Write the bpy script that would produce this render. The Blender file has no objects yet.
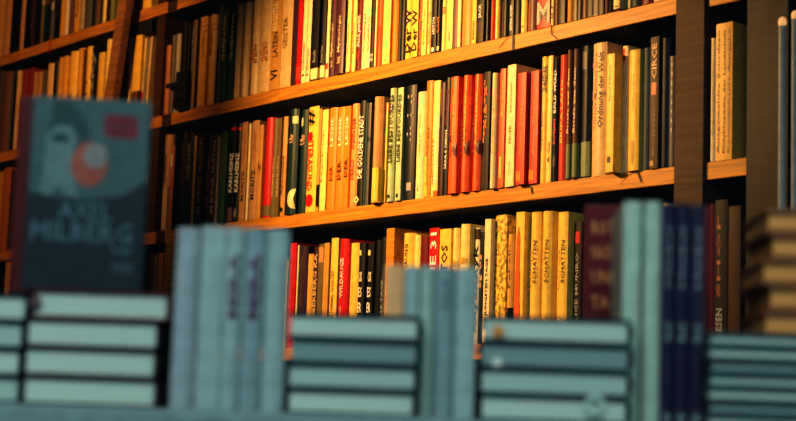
import bpy, bmesh, math, random
from mathutils import Vector, Matrix
random.seed(7)
C = bpy.context.scene.collection
# ------------------------------------------------------------------ camera
FPX = 1600.0
PITCH, ROLL, TH, D0 = math.radians(7.37), math.radians(2.0), math.radians(50.26), 3.300
CZ = 1.2
ZB1 = CZ + 0.7464
F = Vector((0, math.cos(PITCH), math.sin(PITCH)))
R0 = Vector((1, 0, 0)); U0 = R0.cross(F)
CR = R0 * math.cos(ROLL) + U0 * math.sin(ROLL)
CU = -R0 * math.sin(ROLL) + U0 * math.cos(ROLL)
CP = Vector((0, 0, CZ))

def ray(x, y):
    return F + CR * ((x - 398) / FPX) + CU * ((210.5 - y) / FPX)

# shelf frame: SD runs to the right along the shelf, SN points out into the room
SD = Vector((math.cos(TH), -math.sin(TH), 0)); SN = Vector((-math.sin(TH), -math.cos(TH), 0))
SP = Vector((0, D0, 0))
# window display frame
YAW = math.radians(3)
WD = Vector((math.cos(YAW), -math.sin(YAW), 0)); WN = Vector((-math.sin(YAW), -math.cos(YAW), 0))
WP = Vector((0, 1.42, 0))

def hit(x, y, P, D, N, out=0.0):
    """(distance along D, height) where the sight line through a picture point meets a vertical plane"""
    Q = P + N * out; Q = Vector((Q.x, Q.y, 0)); r = ray(x, y)
    t = ((Q - Vector((CP.x, CP.y, 0))).dot(N)) / (r.dot(N))
    h = CP + r * t
    return (h - P).dot(D), h.z

def sh(x, y, out=0.0): return hit(x, y, SP, SD, SN, out)
def wh(x, y, out=0.0): return hit(x, y, WP, WD, WN, out)

cam = bpy.data.cameras.new('camera'); camo = bpy.data.objects.new('camera', cam); C.objects.link(camo)
M = Matrix((CR, CU, -F)).transposed().to_4x4(); M.translation = CP
camo.matrix_world = M
cam.sensor_width = 36; cam.lens = FPX / 796 * 36; cam.clip_start = 0.05
cam.dof.use_dof = True; cam.dof.focus_distance = 3.18; cam.dof.aperture_fstop = cam.lens / 16.5
bpy.context.scene.camera = camo

# ------------------------------------------------------------------ materials
PAL = dict(cream=(.84,.70,.40), yellow=(.84,.56,.11), bright=(.88,.68,.24), gold=(.74,.42,.09), orange=(.85,.25,.025), peach=(.82,.34,.10),
  orangered=(.74,.13,.03), red=(.55,.015,.02), coral=(.60,.06,.035), maroon=(.16,.012,.022), purple=(.085,.025,.05), plum=(.05,.02,.04),
  green=(.03,.085,.022), darkgreen=(.006,.034,.032), palegreen=(.48,.58,.34), black=(.008,.008,.010), ink=(.009,.008,.010), navy=(.005,.009,.022),
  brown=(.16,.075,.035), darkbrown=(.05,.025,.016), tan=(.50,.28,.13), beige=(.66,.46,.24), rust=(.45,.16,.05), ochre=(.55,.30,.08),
  grey=(.11,.10,.10), lightgrey=(.40,.38,.35), olive=(.17,.13,.055), white=(.85,.82,.75), mauve=(.18,.09,.10), teal=(.03,.09,.11),
  sage=(.25,.30,.16), slate=(.016,.019,.024), pink=(.26,.03,.06), paper=(.80,.74,.60),
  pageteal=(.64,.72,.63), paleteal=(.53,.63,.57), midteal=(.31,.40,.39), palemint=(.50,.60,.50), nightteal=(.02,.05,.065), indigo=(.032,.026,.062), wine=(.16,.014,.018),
  steel=(.10,.12,.13), polegrey=(.34,.36,.36), ribbon=(.5,.01,.03))
MC = {}
def mat(name, rough=0.5, kind='cover'):
    key = (name, kind)
    if key in MC: return MC[key]
    c = PAL[name]
    m = bpy.data.materials.new(name + '_' + kind); m.use_nodes = True
    nt = m.node_tree; b = nt.nodes['Principled BSDF']
    b.inputs['Roughness'].default_value = rough; b.inputs['Specular IOR Level'].default_value = .28
    tc = nt.nodes.new('ShaderNodeTexCoord'); nz = nt.nodes.new('ShaderNodeTexNoise')
    ramp = nt.nodes.new('ShaderNodeValToRGB')
    nt.links.new(ramp.outputs[0], b.inputs['Base Color'])
    lo, hi = (.82, 1.1)
    if kind == 'cover':
        nz.inputs['Scale'].default_value = 60; nz.inputs['Detail'].default_value = 5
        nt.links.new(tc.outputs['Object'], nz.inputs['Vector'])
    elif kind == 'mottled':
        nz.inputs['Scale'].default_value = 110; nz.inputs['Detail'].default_value = 3
        nt.links.new(tc.outputs['Object'], nz.inputs['Vector']); lo, hi = (.35, 1.1)
        ramp.color_ramp.elements[0].position = .42; ramp.color_ramp.elements[1].position = .58
    elif kind == 'pages':
        mp = nt.nodes.new('ShaderNodeMapping'); mp.inputs['Scale'].default_value = (3, 3, 900)
        nt.links.new(tc.outputs['Object'], mp.inputs['Vector']); nt.links.new(mp.outputs[0], nz.inputs['Vector'])
        nz.inputs['Scale'].default_value = 1; lo, hi = (.72, 1.1)
    elif kind == 'wood':
        mp = nt.nodes.new('ShaderNodeMapping'); mp.inputs['Scale'].default_value = (2.5, 30, 60)
        nt.links.new(tc.outputs['Object'], mp.inputs['Vector']); nt.links.new(mp.outputs[0], nz.inputs['Vector'])
        nz.inputs['Scale'].default_value = 2; nz.inputs['Detail'].default_value = 8; nz.inputs['Distortion'].default_value = 1.2; lo, hi = (.55, 1.2)
    if kind != 'mottled':
        ramp.color_ramp.elements[0].position = .3; ramp.color_ramp.elements[1].position = .7
    ramp.color_ramp.elements[0].color = (*[min(1, v * lo) for v in c], 1)
    ramp.color_ramp.elements[1].color = (*[min(1, v * hi) for v in c], 1)
    nt.links.new(nz.outputs['Fac'], ramp.inputs[0])
    bp = nt.nodes.new('ShaderNodeBump'); bp.inputs['Strength'].default_value = .15; bp.inputs['Distance'].default_value = .001
    nt.links.new(nz.outputs['Fac'], bp.inputs['Height']); nt.links.new(bp.outputs[0], b.inputs['Normal'])
    MC[key] = m
    return m

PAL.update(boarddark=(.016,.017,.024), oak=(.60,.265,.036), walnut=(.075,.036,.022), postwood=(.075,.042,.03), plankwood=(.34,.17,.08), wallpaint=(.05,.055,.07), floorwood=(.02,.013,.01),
           ceilpaint=(.10,.11,.13), ledge=(.30,.38,.38), metal=(.02,.02,.024), brass=(.7,.4,.12), frame=(.05,.06,.07))

# ------------------------------------------------------------------ mesh helpers
def link(name, bm, mats, parent=None, mw=None):
    me = bpy.data.meshes.new(name); bmesh.ops.recalc_face_normals(bm, faces=bm.faces[:]); bm.to_mesh(me); bm.free()
    for m in mats: me.materials.append(m)
    o = bpy.data.objects.new(name, me); C.objects.link(o)
    if mw is not None: o.matrix_world = mw
    if parent is not None: o.parent = parent
    return o

def empty(name, mw):
    o = bpy.data.objects.new(name, None); C.objects.link(o); o.empty_display_size = .02; o.matrix_world = mw
    return o

def tag(o, label, cat, group=None):
    o['label'] = label; o['category'] = cat
    if group: o['group'] = group
    return o

def box(bm, x0, x1, y0, y1, z0, z1, mi=0, bev=0.0):
    vs = [bm.verts.new((x, y, z)) for z in (z0, z1) for x, y in ((x0, y0), (x1, y0), (x1, y1), (x0, y1))]
    fs = [(0, 3, 2, 1), (4, 5, 6, 7), (0, 1, 5, 4), (1, 2, 6, 5), (2, 3, 7, 6), (3, 0, 4, 7)]
    faces = [bm.faces.new([vs[i] for i in f]) for f in fs]
    for f in faces: f.material_index = mi
    if bev:
        es = list({e for f in faces for e in f.edges})
        r = bmesh.ops.bevel(bm, geom=es, offset=bev, segments=2, affect='EDGES', profile=.6)
        for f in r['faces']: f.material_index = mi
    return faces

def prism(bm, poly, z0, z1, mi=0, smooth=False):
    a = [bm.verts.new((x, y, z0)) for x, y in poly]; b = [bm.verts.new((x, y, z1)) for x, y in poly]
    n = len(poly); fs = []
    for i in range(n):
        f = bm.faces.new((a[i], a[(i + 1) % n], b[(i + 1) % n], b[i])); f.smooth = smooth; fs.append(f)
    fs.append(bm.faces.new(a[::-1])); fs.append(bm.faces.new(b))
    for f in fs: f.material_index = mi

def frame_at(P, D, N, u, out, z):
    """local x along D, local y away from the viewer (into the shelf), z up"""
    p = P + D * u + N * out
    m = Matrix((D, -N, Vector((0, 0, 1)))).transposed().to_4x4(); m.translation = Vector((p.x, p.y, z))
    return m

FONT = {}
_tc = bpy.data.curves.new('lettering_source', 'FONT'); _to = bpy.data.objects.new('lettering_source', _tc); C.objects.link(_to)
def glyphs(text, bold):
    k = (text, bold)
    if k not in FONT:
        _tc.body = text; _tc.size = 1; _tc.resolution_u = 1; _tc.fill_mode = 'FRONT'; _tc.offset = .02 if bold else .01
        bpy.context.view_layer.update()
        dg = bpy.context.evaluated_depsgraph_get()
        me = bpy.data.meshes.new_from_object(_to.evaluated_get(dg))
        vs = [(v.co.x, v.co.y) for v in me.vertices]; fs = [tuple(p.vertices) for p in me.polygons]
        bpy.data.meshes.remove(me)
        x0 = min(v[0] for v in vs); x1 = max(v[0] for v in vs); y0 = min(v[1] for v in vs); y1 = max(v[1] for v in vs)
        FONT[k] = ([((x - x0) / (x1 - x0), (y - y0) / max(.3, y1 - y0)) for x, y in vs], fs)
    return FONT[k]

def lettering(bm, text, cx, z0, z1, h, y, mi, up=True, bold=True):
    """flat letters on the spine: running up it from z0 to z1, letter height h, centred on cx"""
    vs, fs = glyphs(text, bold)
    nv = []
    for a, b in vs:
        if up: nv.append(bm.verts.new((cx + h / 2 - b * h, y, z0 + a * (z1 - z0))))
        else: nv.append(bm.verts.new((cx - h / 2 + b * h, y, z1 - a * (z1 - z0))))
    for f in fs:
        try: g = bm.faces.new([nv[i] for i in f]); g.material_index = mi
        except ValueError: pass

def level_text(bm, text, x0, x1, z0, z1, y, mi, bold=True):
    vs, fs = glyphs(text, bold)
    nv = [bm.verts.new((x0 + a * (x1 - x0), y, z0 + b * (z1 - z0))) for a, b in vs]
    for f in fs:
        try: g = bm.faces.new([nv[i] for i in f]); g.material_index = mi
        except ValueError: pass

RB = random.Random(11)
def spine_section(w, dep, bulge, n=6):
    pts = []
    for i in range(n + 1):
        t = i / n; x = -w / 2 + w * t
        pts.append((x, bulge * (2 * t - 1) ** 2))
    pts += [(w / 2, dep), (-w / 2, dep)]
    return pts

def make_book(P, D, N, u0, u1, zb, zt, out, color, texts=(), bands=(), bulge=None, dep=None, lean=0.0, kind='cover', name='book', covermat=None):
    """a standing book: wrap-round cover with rounded spine, page block inside, lettering in the cover mesh"""
    w = u1 - u0; h = zt - zb
    dep = dep or min(.155, max(.10, h * .66)); bulge = RB.choice((.04, .12, .22, .3)) * w if bulge is None else bulge
    mw = frame_at(P, D, N, (u0 + u1) / 2, out, zb)
    if lean: mw = mw @ Matrix.Rotation(lean, 4, 'Y')
    bm = bmesh.new(); ct = min(.002, w * .15)
    mats = [mat(color, .42, kind), mat('paper', .8, 'pages')]
    o1 = spine_section(w, dep, bulge); n = 7
    # wrap cover: outer arc, boards, open at the back
    inner = [(x * (w - 2 * ct) / w, y + ct) for x, y in o1[:n]]
    poly = o1[:n] + [(w / 2, dep), (w / 2 - ct, dep)] + inner[::-1] + [(-w / 2 + ct, dep), (-w / 2, dep)]
    prism(bm, poly, 0, h)
    bm2 = [(x * (w - 2 * ct) / w * .98, y) for x, y in inner]
    pb = [(x, y + .0002) for x, y in inner] + [(w / 2 - ct, dep - .004), (-w / 2 + ct, dep - .004)]
    prism(bm, pb, .002, h - .0025, 1)
    for t in texts:
        s, f0, f1, hf, col = t[:5]; off = t[5] if len(t) > 5 else 0; up = not (len(t) > 6 and t[6] == 'd')
        if mat(col) not in mats: mats.append(mat(col))
        if len(t) > 6 and t[6] == 'h':
            level_text(bm, s, -w * hf / 2, w * hf / 2, h * f0, h * f1, -.0006, mats.index(mat(col))); continue
        lettering(bm, s, off * w, h * f0, h * f1, w * hf, -.0005, mats.index(mat(col)), up, bold=hf > .45)
    o = link(name, bm, mats, mw=mw)
    for b in bands:
        col, f0, f1 = b[:3]; x0, x1 = (b[3], b[4]) if len(b) > 4 and b[3] != 'disc' else (0, 1)
        bb = bmesh.new()
        if len(b) > 3 and b[3] == 'disc':
            r = h * (f1 - f0) / 2; cz = h * (f0 + f1) / 2; off = b[4] * w; k = 20
            vs = []
            for i in range(k):
                a = 2 * math.pi * i / k; x = off + r * math.cos(a); x = max(-w / 2, min(w / 2, x))
                vs.append(bb.verts.new((x, -.0003 + bulge * (2 * x / w) ** 2 - .0003, cz + r * math.sin(a))))
            c = bb.verts.new((max(-w/2, min(w/2, off)), -.0007, cz))
            for i in range(k):
                try: bb.faces.new((vs[i], vs[(i + 1) % k], c))
                except ValueError: pass
            nm = 'emblem'
        else:
            xs = [-w / 2 + w * (x0 + (x1 - x0) * i / 6) for i in range(7)]
            fr = [(x, bulge * (2 * x / w) ** 2 - .0004) for x in xs]
            prism(bb, fr + [(xs[-1], fr[-1][1] + .0003), (xs[0], fr[0][1] + .0003)], h * f0, h * f1)
            if len(b) <= 3 and f0 < .1 and f1 > .12 and f1 < .6: box(bb, w / 2, w / 2 + .0003, 0, dep, h * f0, h * f1)   # band wraps onto the front cover
            nm = 'spine_band' if x1 - x0 > .9 else 'spine_label'
        e = link(nm, bb, [mat(col, .45)]); e.parent = o
    return o

# ------------------------------------------------------------------ shelving
H, BT = .30, .030
ZB = {i: ZB1 - (i - 1) * H for i in range(-1, 6)}     # tops of the boards
def shx(x, y): return sh(x, y)[0]
U_L = shx(0, 120) - .75; U_POST0, U_POST1 = shx(677, 100), shx(706, 100); U_END = shx(750, 160)
U_GAP0, U_GAP1 = shx(161.5, 120), shx(171, 120)
BD = .24
def structure(name, bm, m, mw=None):
    o = link(name, bm, [m], mw=mw); o['kind'] = 'structure'; return o
def sbox(bm, u0, u1, out1, out0, z0, z1, bev=0.0):
    box(bm, u0, u1, -out1, -out0, z0, z1, 0, bev)
SM = frame_at(SP, SD, SN, 0, 0, 0)
shelf = empty('bookshelf', frame_at(SP, SD, SN, shx(400, 120), 0, 0))
tag(shelf, 'tall oak bookshelf with long boards crowded with upright books', 'bookshelf')
def shelf_part(name, u0, u1, out1, out0, z0, z1, m, bev=.0015):
    bm = bmesh.new(); c = shx(400, 120)
    sbox(bm, u0 - c, u1 - c, out1, out0, z0, z1, bev)
    o = link(name, bm, [m]); o.parent = shelf; return o
oak = mat('oak', .45, 'wood'); walnut = mat('walnut', .6, 'wood')
for i in range(-1, 5):
    z = ZB[i]
    for a, b in ((U_L, U_GAP0), (U_GAP1, U_POST0 - .001), (U_POST1 + .001, U_END)):
        bd = shelf_part('shelf_board', a, b, -.0062, -BD, z - BT, z, mat('boarddark', .5, 'wood'), 0)  # dark body colour paints in the underside shade, oak kept to the front
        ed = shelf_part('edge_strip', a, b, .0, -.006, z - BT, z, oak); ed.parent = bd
UG0, UG1 = shx(152.5, 80), shx(160.5, 80)
for i in range(-1, 2):
    shelf_part('upright', UG0, UG1, -.004, -BD, ZB[i + 1] + .0005, ZB[i] - BT - .0005, walnut)
for i in range(-1, 5):
    shelf_part('joint_cover', U_GAP0 + .0002, U_GAP1 - .0002, -.006, -BD, ZB[i] - BT, ZB[i] - .0005, walnut)
shelf_part('upright', U_POST0, U_POST1, .006, -BD, .0, 2.88, mat('postwood', .6, 'wood'))
shelf_part('upright', U_END + .001, U_END + .085, .012, -BD, .0, 2.88, mat('boarddark', .7, 'wood'))
shelf_part('upright', U_L - .03, U_L - .001, .0, -BD, .0, 2.88, walnut)
shelf_part('back_panel', U_L, U_END, -BD - .001, -BD - .012, .02, 2.86, mat('darkbrown', .7, 'wood'))
shelf_part('plinth', U_L, U_END, -.02, -.05, .0, .1, walnut)
# lit wooden post in the lower left, and the short divider on the third board
a0, a1 = sh(161, 330, .004)[0], sh(171.5, 330, .004)[0]
shelf_part('post', a0, a1, .004, -.02, .05, ZB[2] - BT - .001, mat('oak', .5, 'wood'))

def book_row(prefix, specs, board, yref, group, out=0.0, zt_clip=None):
    """specs: (x left, x right, y top, colour, label, texts, bands, extra) read along the line y = yref(x)"""
    zb = ZB[board] + .0004; made = []
    P = []
    for s in specs:
        y = yref(s[0]) if callable(yref) else yref
        P.append([shx(s[0], y), shx(s[1], y), y])
    for i, s in enumerate(specs):
        ex = s[7] if len(s) > 7 else {}
        u0, u1, y = P[i]; o_ = ex.get('out', out)
        g = (specs[i + 1][0] - s[1]) if i + 1 < len(specs) else 0
        if 'out' not in ex and 1.6 < g < 9:                      # a strip of front cover shows: this book stands proud of the next
            lo, hi = 0.0, .04; tgt = P[i + 1][0] - .0004
            if sh(s[1], y, hi)[0] < tgt: o_ = hi
            else:
                for _ in range(30):
                    m = (lo + hi) / 2
                    if sh(s[1], y, m)[0] < tgt: lo = m
                    else: hi = m
                o_ = lo
        if o_: u0, u1 = sh(s[0], y, o_)[0], sh(s[1], y, o_)[0]
        xt = (s[0] + s[1]) / 2
        zt = ex['zt'] if 'zt' in ex else sh(xt, s[2], o_)[1]
        zt = min(zt, ZB[board - 1] - BT - .004) if s[2] > -1 or board > 0 else zt
        if zt < zb + .05: zt = zb + .2
        P[i][0], P[i][1] = u0, u1
        if made and u0 < made[-1][1] + .0002: u0 = made[-1][1] + .0003
        o = make_book(SP, SD, SN, u0, u1, zb, zt, o_, s[3], s[5] if len(s) > 5 else (), s[6] if len(s) > 6 else (),
                      bulge=ex.get('bulge'), kind=ex.get('kind', 'cover'), lean=ex.get('lean', 0), dep=ex.get('dep'))
        made.append((u0, u1)); tag(o, s[4], 'book', group)
    return made

G1 = 'books on the upper shelf board'; G2 = 'books on the middle shelf board'; G3 = 'books on the lower shelf board'
K = 'black'; W = 'white'; CR_ = 'cream'; RD = 'red'; GY = 'lightgrey'
def T(s, a, b, h, c, off=0, d=''): return (s, a, b, h, c, off, d)

# upper row, main bay (stands on board 1); x read along the line just above the board
y1 = lambda x: 117.5 - .227 * (x - 147) - 24
row1 = [
 (162.5,168,46,'rust','narrow rust-brown spine, first book right of the dark gap on the upper shelf'),
 (168.5,172.2,36,'grey','dull grey-brown thin book between the rust spine and its grey twin on the upper shelf',[T('Erzählungen',.5,.9,.5,'ink')]),
 (172.8,177,34.6,'lightgrey','paler grey thin book touching the black clamp on the upper shelf',[],[('ink',.05,.3)]),
 (178.5,183,22,'ink','tall black book standing behind the black clamp on the upper shelf'),
 (183.5,187,23,'black','slim pure black book just right of the black clamp'),
 (187.8,194,21,'brown','dusty brown book with faint pale lettering, left of the twin golden spines',[T('Gesammelte Werke',.3,.93,.45,'lightgrey')]),
 (194.4,197,19,'navy','very thin dark navy book squeezed left of the twin golden spines'),
 (197.6,204.6,17.5,'gold','left one of two matching golden spines with brown title lines',[T('Kleine Schriften',.55,.8,.3,'darkbrown')],[('darkbrown',.89,.895),('darkbrown',.83,.835)]),
 (205.2,213,15.5,'gold','right one of two matching golden spines with brown title lines',[T('Kleine Schriften',.55,.8,.3,'darkbrown')],[('darkbrown',.89,.895),('darkbrown',.83,.835)]),
 (213.6,219,6,'navy','dark navy book with a pale top edge between golden and green spines',[T('Roman',.6,.9,.3,'lightgrey')]),
 (219.4,224.6,9.5,'green','left one of two green books lettered Gefährten',[T('Gefährten',.42,.92,.62,CR_)]),
 (227.6,232.4,8,'green','right one of two green books lettered Gefährten',[T('Gefährten',.42,.92,.62,CR_)]),
 (234.6,239.6,5,'beige','plain beige book just right of the two green Gefährten books'),
 (240.4,246.4,3,'beige','plain beige book beside a thin black gap, left of the SHINO pair',[],[]),
 (248,257.4,-2,'beige','left beige book with the brown word SHINO',[T('SHINO',.32,.52,.62,'rust',.0)]),
 (257.8,268.6,-4,'beige','right beige book with the brown word SHINO',[T('SHINO',.32,.52,.62,'rust',.0)]),
 (269.2,279.6,-6,'ochre','ochre book with white and dark lettering and a black VI near its foot',[T('LATEIN',.34,.6,.45,'darkbrown'),T('MAGISTER',.62,.92,.5,'cream',-.1),T('VI',.1,.2,.62,K)]),
 (280,290.6,-8,'beige','wide beige book with brown capitals GEISTER beside a dark purple one',[T('GEISTER',.38,.7,.4,'brown',-.1)]),
 (291,296,-10,'plum','dark plum book left of the bright red thin spine'),
 (296.4,300.8,-10,'red','bright red thin book with a pale sticker near the foot',[],[('coral',.04,.17)]),
 (301.3,305.3,-10,'cream','slim cream book directly right of the bright red spine',[T('Das Leben der Anderen',.2,.6,.5,'brown')],[('darkbrown',.1,.13,.3,.8)]),
 (305.8,309.6,-10,'cream','slim cream book with small dark mark, left of the two black spines',[T('Ein Sommer',.2,.55,.5,'brown')],[('darkbrown',.1,.13,.3,.8)]),
 (310.8,317.6,-10,'ink','left one of two black books with cream feet',[T('Briefe',.3,.5,.4,'lightgrey')],[('cream',.02,.2)]),
 (318.6,324.8,-10,'ink','right one of two black books with cream feet',[T('Rosen Text',.25,.5,.4,'lightgrey')],[('cream',.02,.2)]),
 (325.3,328.4,-10,'cream','very thin cream book with a red dot, left of the purple volumes',[],[('red',.14,.24,.1,.9)]),
 (328.9,334.6,-10,'purple','left dark purple volume with pale script title',[T('Mythologie',.33,.9,.4,'cream'),T('Beck',.16,.26,.4,'cream')]),
 (335,342.6,-10,'purple','right dark purple volume with pale script title',[T('Mythologie',.33,.9,.4,'cream'),T('Beck',.16,.26,.4,'cream')]),
 (346,349.6,-10,'bright','thin pale yellow book right of the dark purple volumes',[T('Novellen',.3,.8,.35,'brown')]),
 (351.3,355,-10,'bright','thin pale yellow book left of the maroon spine',[T('Novellen',.3,.8,.35,'brown')]),
 (355.5,361.6,-10,'maroon','maroon book with bold white title letters',[T('ALLE JAHRE',.4,.95,.6,W),T('NEU',.18,.34,.5,'coral')]),
 (362,366.2,-10,'cream','cream book with a dotted row of tiny letters beside the maroon spine',[T('Die Verwandlung und',.3,.95,.5,'brown')]),
 (366.5,370,-10,'cream','second cream book with tiny dotted letters, left of the dark scribbled one',[T('Die Verwandlung und',.3,.95,.5,'brown')]),
 (370.4,374,-10,'darkbrown','dark brown thin book with pale scribble, left of the orange-red spine',[T('ss',.1,.25,.7,'cream')]),
 (374.3,376,-10,'cream','hair-thin cream booklet pressed against the orange-red spine'),
 (376.3,381.6,-10,'orangered','orange-red thin spine with dark small title on the upper shelf',[T('Der Prozess',.45,.7,.45,'brown')]),
 (382.4,389.6,-10,'bright','broad plain lemon-yellow book right of the orange-red spine',[T('a',.05,.08,.2,K)]),
 (391,396.6,-10,'orange','plain orange book between the lemon-yellow and black ones'),
 (397.2,400.6,-10,'black','black book right of the plain orange one on the upper shelf'),
 (401,403.6,-10,'slate','thin slate book with a pale line, left of the Der W pair',[],[('grey',.05,.95,.4,.6)]),
 (404.2,410.8,-10,'yellow','left yellow book with large letters Der W',[T('Der W',.12,.98,.8,'black')],[]),
 (411.3,417.4,-10,'yellow','right yellow book with large letters Der W',[T('Der W',.12,.98,.8,'black')],[],{'out':.003}),
 (417.9,421,-10,'rust','rust-brown thin book directly right of the Der W pair',[],[],{'kind':'mottled'}),
 (421.5,426,-10,'bright','yellow book with faint print, first of a pair right of the rust one',[T('Gedichte Prosa',.2,.9,.4,'ochre')]),
 (426.4,430.6,-10,'bright','yellow book with faint print left of the black lettered pair',[T('Gedichte Prosa',.2,.9,.4,'ochre')]),
 (431.2,435.8,-10,'black','black book with white capitals HISTON',[T('HISTON',.4,.75,.6,W),],[('white',.03,.12,.2,.7)]),
 (436.2,440,-10,'black','black book with orange capitals right of the white-lettered one',[T('SLOOT',.4,.75,.6,'orange')],[('cream',.03,.12,.2,.8)]),
 (440.6,445.8,-10,'bright','lemon-yellow book right of the two black lettered spines',[T('und',.8,.95,.5,'brown')]),
 (446.4,452.4,-10,'bright','lemon-yellow book left of the dark brown thin one',[T('Lyrik',.2,.4,.3,'brown')]),
 (453,457,-10,'mauve','dull mauve-brown thin book between yellow ones on the upper shelf'),
 (457.4,460.6,-10,'cream','narrow cream book left of the wide wood-coloured spine'),
 (461.2,471,-10,'ochre','wide ochre-brown mottled book on the upper shelf'),
 (471.6,476,-10,'yellow','yellow book with dark small title left of the JACK book',[T('Erzählungen',.1,.55,.5,'darkbrown')]),
 (476.8,483.6,-10,'ink','black book with white capitals JACK',[T('JACK',.6,.95,.55,W)],[('darkbrown',.02,.5)]),
 (484.2,489.4,-10,'navy','plain navy book directly right of the JACK book'),
 (490,493.8,-10,'coral','thin coral book on the upper shelf beside a yellow one'),
 (494.4,498.6,-10,'bright','thin lemon-yellow book right of the coral one'),
 (500,508.6,-10,'slate','broad dark slate book right of the coral and yellow pair',[],[('mauve',0.02,.98,0,.4)]),
 (509.2,513.4,-10,'black','black thin book with jagged white lettering',[T('MINIMAL ARTIKEL',.15,.95,.55,W)]),
 (514,519.6,-10,'navy','dark blue book right of the jagged white lettering'),
 (520.2,526,-10,'bright','yellow book with a small dark hook mark low on the spine',[T('v',.16,.24,.5,K)]),
 (526.6,536.4,-10,'mauve','mauve-brown book with an orange streak left of the big M',[],[('rust',.02,.95,.1,.35)]),
 (537,550.4,-10,'coral','broad coral book marked with a large grey M',[T('M',.15,.98,.95,'lightgrey',0,'h')],[]),  # the M is a window reflection put on as lettering
 (551,553.6,-10,'cream','thin cream book with black dashes beside the broad coral one',[T('II I',.3,.8,.5,K)]),
 (554.2,558.4,-10,'brown','dim brown book right of the thin cream one with dashes'),
 (559,565,-10,'black','wide black book in shade on the upper shelf'),
 (565.8,573,-10,'ochre','dim ochre book between black neighbours on the upper shelf'),
 (573.6,577,-10,'olive','narrow dim olive book right of the ochre one'),
 (577.6,581,-10,'grey','narrow grey book in shade, left of a black gap on the upper shelf'),
 (582.4,586.8,-10,'brown','narrow dark brown book in shade between two dark gaps'),
 (587.4,592.6,-10,'black','black book left of the shaded grey one'),
 (593.4,598.2,-10,'grey','shaded grey book with a pale foot on the upper shelf',[],[('lightgrey',.01,.06)]),
 (598.8,603.6,-10,'black','black book right of the shaded grey one'),
 (604.2,608.4,-10,'brown','shaded brown book left of the cream one with the oval emblem'),
 (609,612.4,-10,'ink','slim black book touching the cream one with the oval emblem'),
 (613.2,619.4,-10,'cream','cream book with a dark oval emblem at its foot',[],[('darkbrown',.10,.18,.3,.75)]),
 (624.4,630,-10,'cream','plain cream book near the right post on the upper shelf'),
 (630.6,639.4,-10,'steel','blue-grey book second from the right end of the upper shelf'),
 (641,652,-10,'maroon','maroon book at the right end of the upper shelf'),
 (653,664,-10,'beige','beige book beside the post at the top'),
]
zfull = ZB[0] - BT - .02
r_ = random.Random(3)
row1 = [(s + ([], [], {}, )[len(s) - 5:] if len(s) < 8 else s) for s in row1]
def squeeze(s):
    if s[0] < 300: return s
    v = max(.12, (117.5 - .227 * (s[0] - 147)) / 128)
    return s[:5] + ([(t[0], t[1] * v, t[2] * v, *t[3:]) for t in s[5]], [(b[0], b[1] * v, b[2] * v, *b[3:]) for b in s[6]]) + s[7:]
row1 = [squeeze(s) for s in row1]
row1 = [s[:7] + ({**s[7], 'zt': ZB[1] + .222 + .03 * r_.random()},) if s[2] < -5 else s for s in row1]
book_row('u', row1, 1, y1, G1)

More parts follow.
